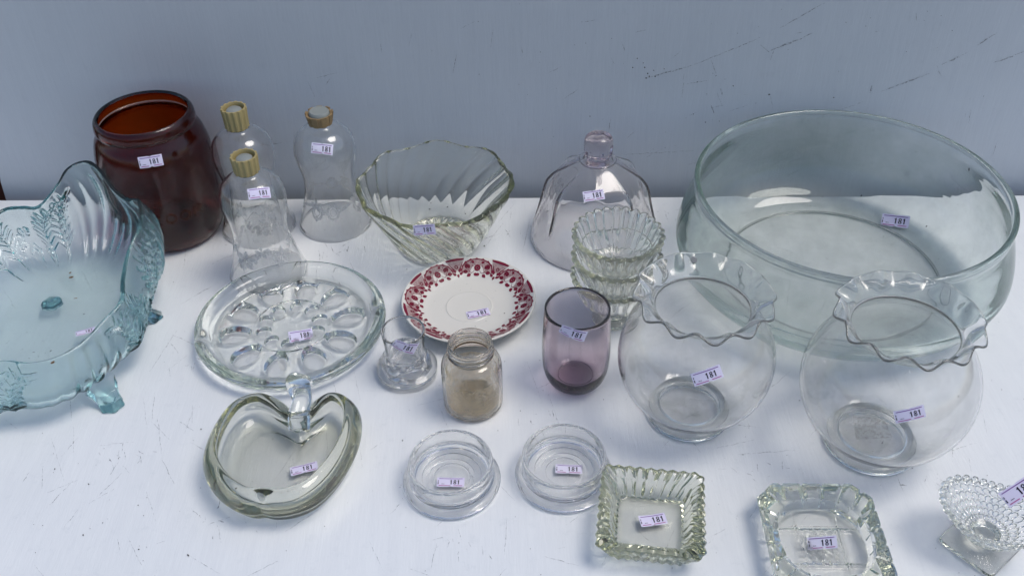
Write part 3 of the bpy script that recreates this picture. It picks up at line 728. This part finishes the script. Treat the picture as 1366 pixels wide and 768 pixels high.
dirt(ap, Ap, scatter(370, 640, 60, 30, 8)+[(315, 651, 1.5), (336, 650, .9), (376, 657, 1.3), (384, 655, 1.), (417, 631, 1.), (387, 639, .9)])

# ---- coasters
M['coaster'] = glass('clear_coaster_glass', (.92, .95, .94), 6, .045)
co_o = cr([(0, .0012), (.0360, .0012), (.0400, .0004), (.0432, .0010), (.0446, .0038), (.0436, .0066), (.0408, .0086), (.0390, .0105, 's'), (.0384, .0150), (.0382, .0240), (.0378, .0280), (.0366, .0296), (.0352, .0285), (.0345, .0240),
             (.0338, .0140), (.0325, .0100), (.0300, .0086), (.0272, .0083), (.0268, .0074), (.0262, .0072), (.0215, .0072), (.0211, .0064), (.0206, .0062), (.0168, .0062), (.0163, .0054), (.0158, .0052), (0, .0052)], 5)
def coaster(x, y, label, lab, ds):
    t = empty('coaster', (x, y, E0), label, 'furniture coaster', 'round clear glass furniture coasters')
    if 'co' not in globals() or 'coaster_me' not in globals():
        b = lathe('glass_coaster', co_o, M['coaster'], 128, t); globals()['coaster_me'] = b.data
    else:
        b = bpy.data.objects.new('glass_coaster', globals()['coaster_me']); col.objects.link(b); b.parent = t
    price_label(b, t, *lab, conform=False, lift=.0006); dirt(b, t, ds); return t
coaster(-.0584, .5709, 'round clear glass furniture coaster, the left of the pair', ((583, 643), (619.5, 643.5), .43), [(609, 654, 1.2), (617, 653, 1.4), (622, 651, 1.), (630, 646, .8), (565, 652, .9)])
coaster(.0438, .5752, 'round clear glass furniture coaster touching the square ribbed ashtray', ((741, 625), (777, 626.5), .43), [(760, 634, .7)])

# ---- square ribbed ashtray
def rsq(h, rad, n=36):
    """rounded square, n points a side, same point count for every call; returns points and outward normals"""
    P = []; Nn = []
    for k in range(4):
        a = k*PI/2; c, s = math.cos(a), math.sin(a)
        for i in range(n):
            u = (i/n)*2-1
            L = h-rad; seg = 2*L; arc = rad*PI/2; tot = seg+arc; q = (i/n)*tot
            if q < seg: x, y, nx, ny = h, -L+q, 1, 0
            else: b = (q-seg)/rad; x, y, nx, ny = L+rad*math.cos(b), L+rad*math.sin(b), math.cos(b), math.sin(b)
            P.append((x*c-y*s, x*s+y*c)); Nn.append((nx*c-ny*s, nx*s+ny*c))
    return np.array(P), np.array(Nn)
def ashtray_square():
    cs = [at(*p, .026) for p in ((803, 622), (939, 635), (940, 743), (796, 729))]; c = sum(cs, Vector())/4; rot = math.atan2((cs[1]-cs[0]).y, (cs[1]-cs[0]).x)
    t = empty('square_ashtray', (c.x, c.y, E0), 'square ribbed olive tinted glass ashtray with a curled price sticker inside', 'ashtray')
    n = 80; j = np.arange(4*n); tri = np.abs(((j/n*9) % 1)*2-1); ca, sa_ = math.cos(rot), math.sin(rot); H = .0450
    def ring(h, rad, z, amp, za=0.0):
        P, Q = rsq(h, rad, n); P = P+Q*((tri-.5)*amp)[:, None]; zz = z+za*(tri-.5)
        return np.column_stack([P[:, 0]*ca-P[:, 1]*sa_, P[:, 0]*sa_+P[:, 1]*ca, zz+0*tri])
    rg = [[(0, 0, .0012)], ring(.028, .010, .0010, 0), ring(.0335, .010, 0, .0005), ring(.0350, .010, .0012, .0022), ring(.0375, .009, .0090, .0028), ring(.0415, .0085, .0170, .0028), ring(.0442, .008, .0225, .0026), ring(.0450, .008, .0252, .0022),
          ring(.0445, .008, .0270, .0014, .0012), ring(.0420, .008, .0276, .0004, .0022), ring(.0385, .008, .0262, .0006, .0026), ring(.0350, .008, .0235, .0012, .0020), ring(.0330, .008, .0205, .0020, 0), ring(.0312, .008, .0150, .0022), ring(.0292, .0085, .0095, .0018), ring(.0278, .009, .0068, .0010), ring(.0268, .009, .0060, .0), ring(.0255, .009, .0056, 0), ring(.012, .004, .0055, 0), [(0, 0, .0055)]]
    o = loft('glass_ashtray', rg, M['ash'], t, 32)
    price_label(o, t, (853, 699), (888, 694), .50, conform=False, lift=.0035, curl=.12)
    return t
M['ash'] = glass('greyish_olive_ashtray_glass', (.74, .76, .62), 48, .03)
ashtray_square()

# ---- chamfered ashtray with round well
def ashtray_block():
    c = Vector((.2568, .4880, 0)); t = empty('block_rim_ashtray', (c.x, c.y, E0), 'clear glass ashtray with clipped corners, notched rim and lattice cut in its round well', 'ashtray')
    n = 288; th = np.arange(n)*2*PI/n; rot = R_(-2.0); a = th-rot
    hx, hy, ch = .0495, .0545, .0150
    def octa(k):
        ca, sa_ = np.abs(np.cos(a)), np.abs(np.sin(a)); HX, HY = hx*k, hy*k
        r = np.minimum(HX/np.maximum(ca, 1e-6), HY/np.maximum(sa_, 1e-6)); return np.minimum(r, (HX+HY-ch*k)/(ca+sa_))
    # grooves between the rim blocks
    g = np.zeros(n); r0 = octa(1)
    X, Y = r0*np.cos(a), r0*np.sin(a)
    for k in (-.027, -.009, .009, .027):
        g = np.maximum(g, np.exp(-((X-k)/.0011)**2)*(np.abs(Y) > hy*.9)); g = np.maximum(g, np.exp(-((Y-k)/.0011)**2)*(np.abs(X) > hx*.9))
    dg = np.abs(X)+np.abs(Y); cor = (np.abs(np.abs(X)-np.abs(Y)+.0045) < .0014)*(dg > hx+hy-ch*1.02); g = np.maximum(g, cor*.8)
    blk = 1-g
    def ring(r, z, zg=0, rg=0): rr = r-rg*g; return np.column_stack([rr*np.cos(th), rr*np.sin(th), z-zg*g+0*th])
    W = .0405
    rg = [[(0, 0, .001)], ring(octa(.5), .001), ring(octa(.80), .0004), ring(octa(.86), .0012, 0, .0003), ring(octa(.92), .0070, 0, .0018), ring(octa(.985), .0165, 0, .0024), ring(octa(1.0), .0200, .001, .0024),
          ring(octa(.985), .0228, .0022, .0015), ring(octa(.95), .0236, .0034), ring(octa(.90), .0232, .0034), ring(octa(.55)*.5+W*.60, .0205, .0030), ring(W*1.05+0*th, .0165, .0014), ring(W*1.0+0*th, .0125, .0004), ring(W*.97+0*th, .0085), ring(W*.93+0*th, .0066)]
    def floor(r):
        x, y = r*np.cos(a), r*np.sin(a); z = np.full(n, .0062)
        for k in (-.0175, .0175):
            for v in (x, y):
                z += .0017*np.exp(-((v-k)/.0008)**2)+.0009*np.exp(-((v-k*1.16)/.0006)**2)
        ins = sm(.0165, .0155, np.abs(x))*sm(.0165, .0155, np.abs(y)); gx = np.abs(((x/.0066) % 1)*2-1); gy = np.abs(((y/.0066) % 1)*2-1)
        return z+ins*(.0030*np.minimum(1-gx, 1-gy)-.0006)
    for r in np.linspace(W*.92, .0006, 70): rg.append(np.column_stack([r*np.cos(th), r*np.sin(th), floor(r)]))
    rg.append([(0, 0, .0065)])
    o = loft('glass_ashtray', rg, M['clear3'], t, 30)
    price_label(o, t, (1079, 726.5), (1118, 723.5), .45, conform=False, lift=.0040)
    return t
M['clear3'] = glass('clear_pressed_glass', (.84, .86, .76), 26, .02)
ashtray_block()

# ---- hobnail dish on square foot
def hobnail():
    c = (.393, .491); t = empty('hobnail_dish', (c[0], c[1], E0), 'small hobnail glass dish on a square foot at the right edge', 'dish')
    n = 320; th = np.arange(n)*2*PI/n; NB = 30
    oo = cr([(0, .0145), (.008, .0150), (.0170, .0185), (.0270, .0255), (.0350, .0340), (.0400, .0410)], 22)
    sA = np.concatenate([[0], np.cumsum(np.linalg.norm(np.diff(oo, axis=0), axis=1))]); pitch = 2*PI*.0400/NB*.80
    def f(tht, r, z, s):
        if s < .5:
            i = np.argmin(np.abs(oo[:, 0]-r)); q = sA[i]/pitch; row = np.floor(q); fr = q-row-.5; fa = ((tht*NB/(2*PI)+.5*(row % 2)) % 1)-.5
            bump = np.sqrt(np.clip(1-(fr**2+fa**2)*4.2, 0, 1))*sm(.010, .016, r); return r+bump*.0020, z-bump*.0010
        return r+0*tht, z+0*tht
    # the bowl dips along one axis, so the rim runs high and low
    def fd(tht, r, z, s):
        rr, zz = f(tht, r, z, s); k = sm(.012, .040, r); return rr*(.92+.14*k*np.cos(2*(tht+.40))), zz+.004*k+k*.0040*np.cos(2*(tht+.40))
    b = lathe('hobnail_bowl', cup(oo, .0026), M['clear3'], n, t, fd, 60)
    V0 = []
    for i in range(NB):                       # bead rim
        a = i*2*PI/NB; k = np.array([a]); rr, zz = fd(k, .0400, .0415, .6)
        bm = lathe('rim_bead', [(0, -.0033), (.0023, -.0023), (.0033, 0), (.0023, .0023), (0, .0033)], M['clear3'], 12, t) if i == 0 else None
        if bm is None: bm = bpy.data.objects.new('rim_bead', V0[0]); col.objects.link(bm); bm.parent = t
        else: V0.append(bm.data); bm.data.polygons.foreach_set('use_smooth', [True]*len(bm.data.polygons))
        bm.location = (float(rr[0])*math.cos(a), float(rr[0])*math.sin(a), float(zz[0])+.0006)
    rot = R_(-7+45); ca, sa_ = math.cos(rot), math.sin(rot)
    def ring(h, rad, z): P, _ = rsq(h, rad, 12); return np.column_stack([P[:, 0]*ca-P[:, 1]*sa_, P[:, 0]*sa_+P[:, 1]*ca, np.full(len(P), z)])
    def circ(r, z):
        aa = np.arctan2(*rsq(.02, .004, 12)[0].T[::-1])+rot; return np.column_stack([r*np.cos(aa), r*np.sin(aa), np.full(48, z)])
    loft('square_foot', [[(0, 0, .0008)], ring(.0200, .003, .0006), ring(.0238, .004, 0), ring(.0250, .0045, .0018), ring(.0245, .0045, .0040), ring(.0225, .004, .0050), ring(.0180, .004, .0056), circ(.0115, .0075), circ(.0082, .0105), circ(.0085, .0135), circ(.0125, .0172), circ(.006, .0180), [(0, 0, .0180)]], M['clear3'], t, 50)
    price_label(b, t, (1339, 668), (1378, 643), .50, conform=False, lift=.0022, hit=1, face=.8)
hobnail()

# ---- blue footed bowl
def blue_bowl():
    C = Vector((-.482, .770, 0)); t = empty('blue_footed_bowl', (C.x, C.y, E0), 'large aqua blue glass bowl with peaked rim and leaf relief at the left edge', 'bowl')
    ctrl = [(0, 282, .086), (30, 276, .088), (52, 275, .092), (77, 247, .110), (88, 228, .121), (103, 218, .127), (120, 215.5, .129), (135, 226, .124), (152, 249, .113), (172, 265, .104), (188, 268, .106), (190, 300, .104), (176, 335, .094), (168, 372, .084), (164, 405, .078), (140, 432, .072), (110, 462, .068), (74, 482, .068), (40, 489, .070), (0, 487, .072)]
    P = [tuple(at(x, y, z)-C) for x, y, z in ctrl]
    # the part outside the picture mirrors what is seen
    P += [(-.035, -.125, .076), (-.075, -.120, .085), (-.100, -.085, .098), (-.108, -.045, .100), (-.112, .0, .088), (-.108, .040, .080), (-.104, .075, .084)]
    rim = cr([tuple(float(v) for v in p) for p in P], 12, True)
    # even spacing
    d = np.concatenate([[0], np.cumsum(np.linalg.norm(np.diff(np.vstack([rim, rim[:1]]), axis=0), axis=1))]); n = 900
    rr = np.vstack([rim, rim[:1]]); q = np.linspace(0, d[-1], n, endpoint=False); rim = np.column_stack([np.interp(q, d, rr[:, k]) for k in range(3)]); rim = smooth2(rim, 10)
    ang = np.arctan2(rim[:, 1], rim[:, 0]); base = np.column_stack([.072*np.cos(ang), .102*np.sin(ang)]); base = smooth2(base, 80)
    K = 90; u = q/d[-1]
    # relief fields in (u along rim [m], t up the wall)
    def seg_field(segs, U, T, wd):
        out = np.zeros_like(U)
        for (a, b, c, e, w_) in segs:
            vx, vy = c-a, e-b; L2 = vx*vx+vy*vy; k = np.clip(((U-a)*vx+(T-b)*vy)/L2, 0, 1); dd = np.hypot(U-a-k*vx, T-b-k*vy); out = np.maximum(out, np.exp(-(dd/(w_*wd))**2)*(1-.5*k))
        return out
    Lr = d[-1]; segs = []
    def sprig(u0, dirn, hh=.085):
        px, py = u0, .012
        for i in range(9):
            an = 1.15+.45*math.sin(i*.45); nx, ny = px+dirn*math.cos(an)*.010, py+math.sin(an)*.009; segs.append((px, py, nx, ny, 1.)); px, py = nx, ny
            if i > 1:
                for sg in (-1, 1): al = an+sg*.75; segs.append((px, py, px+dirn*math.cos(al)*.016, py+math.sin(al)*.016, 1.1))
        segs.append((u0, .012, u0-dirn*.016, .020, 1.3)); segs.append((u0-dirn*.016, .020, u0-dirn*.024, .036, 1.2)); segs.append((u0-dirn*.024, .036, u0-dirn*.016, .046, 1.))
    # centres of leafed stretches lie between the fluted peaks
    pk = [int(np.argmin(np.hypot(rim[:, 0]-p[0], rim[:, 1]-p[1]))) for p in (P[6], P[10], P[16], (-.108, -.045))]
    up = [q[i] for i in pk]
    mids = [(up[1]+up[2])/2, (up[2]+up[3])/2, q[int(np.argmin(np.hypot(rim[:, 0]-P[1][0], rim[:, 1]-P[1][1])))]-.012]
    for mdd in mids: sprig(mdd+.018, 1); sprig(mdd-.018, -1)
    for mdd in mids:
        for k in range(14):
            a_, b_ = mdd+random.gauss(0, .008), .052+random.gauss(0, .010); segs.append((a_, b_, a_+.0004, b_, 1.9))
        sprig(mdd+.040, 1); sprig(mdd-.040, -1)
    fl = sum(np.exp(-((np.minimum(np.abs(q-x), Lr-np.abs(q-x)))/.034)**2) for x in up)
    cen = np.array((0., 0.))
    def layer(tt, inner):
        w_ = np.sin(tt*PI/2)**.80
        # belly: the wall swells beyond the straight line from foot to rim
        B2 = base*(1-w_)+rim[:, :2]*w_
        B2 = B2*(1+.16*math.sin(PI*tt)**1.2)
        zz = .013+(rim[:, 2]-.013)*tt**1.55
        rad = np.linalg.norm(B2, axis=1); dirv = B2/rad[:, None]
        T_ = np.full(n, tt*.105); ridge = np.zeros(n)
        for k in (-1, 0, 1): ridge = np.maximum(ridge, seg_field(segs, q+k*Lr, T_, .0014))
        env = sm(.06, .2, tt)*sm(1.0, .9, tt)
        flute = fl*np.cos(q*2*PI/.0165)*.0026*sm(.05, .3, tt)*sm(1.02, .8, tt)
        if inner: return np.column_stack([dirv*(rad-.0052+flute-ridge*.0030*env)[:, None], zz+.0045*(1-tt)**2])
        return np.column_stack([dirv*(rad+flute*.9+ridge*.0032*env)[:, None], zz])
    ts = np.linspace(0, 1, K)**1.05
    rings = [[(0, 0, .012)]]+[np.column_stack([base*k, np.full(n, .0125)]) for k in (.3, .7, .92)]+[layer(x, False) for x in ts]
    top_o, top_i = rings[-1], layer(1, True)
    rings += [top_o*.8+top_i*.2+[0, 0, .0014], top_o*.5+top_i*.5+[0, 0, .002], top_o*.2+top_i*.8+[0, 0, .0014]]+[layer(x, True) for x in ts[::-1]]
    rings += [np.column_stack([base*k, np.full(n, .0173)]) for k in (.8, .5, .2)]+[[(0, 0, .0173)]]
    b = loft('glass_bowl', rings, M['aqua'], t, 60)
    for (px, py) in ((150, 541), (203, 424), (70, 418), (None, None)):
        f = at(px, py, 0)-C if px else Vector((-.070, -.085, 0))
        fs = 1.0
        if px == 70: f = at(72, 408, 0)-C; fs = .7
        dv = Vector((f.x, f.y)).normalized(); s0 = Vector((f.x, f.y))-dv*.020
        path = cr([(s0.x, s0.y, .0150), (s0.x+dv.x*.005, s0.y+dv.y*.005, .0138), (s0.x+dv.x*.012, s0.y+dv.y*.012, .0085), (f.x, f.y, .0005)], 6)
        def_r = np.interp(np.arange(len(path))/len(path), [0, .3, .7, 1], [.0165, .0145, .0110, .0118])
        def_r = def_r*fs; P_ = np.array(path); P_[:, 2] = np.minimum(P_[:, 2], .0150); rg = [[P_[0]]]; aa = np.arange(36)*2*PI/36
        for p, r in zip(P_, def_r): rg.append(np.column_stack([p[0]+r*(1+.07*np.cos(6*aa))*np.cos(aa), p[1]+r*(1+.07*np.cos(6*aa))*np.sin(aa), np.full(36, p[2])]))
        rg.append([P_[-1]]); loft('foot', rg, M['aqua'], t, 60)
    price_label(b, t, (101, 446), (127, 439), .42, hit=1, conform=False)
    dirt(b, t, scatter(50, 460, 45, 22, 30, .3, .9)+[(45, 470, 1.7), (68, 468, 1.6), (112, 419, 1.1), (122, 377, .9), (143, 377, .8)])
    dirt(b, t, [(101, 398, 2.6), (70, 483, 2.2), (95, 370, 2.8), (94, 364, 1.8)], mat='leaf')
blue_bowl()
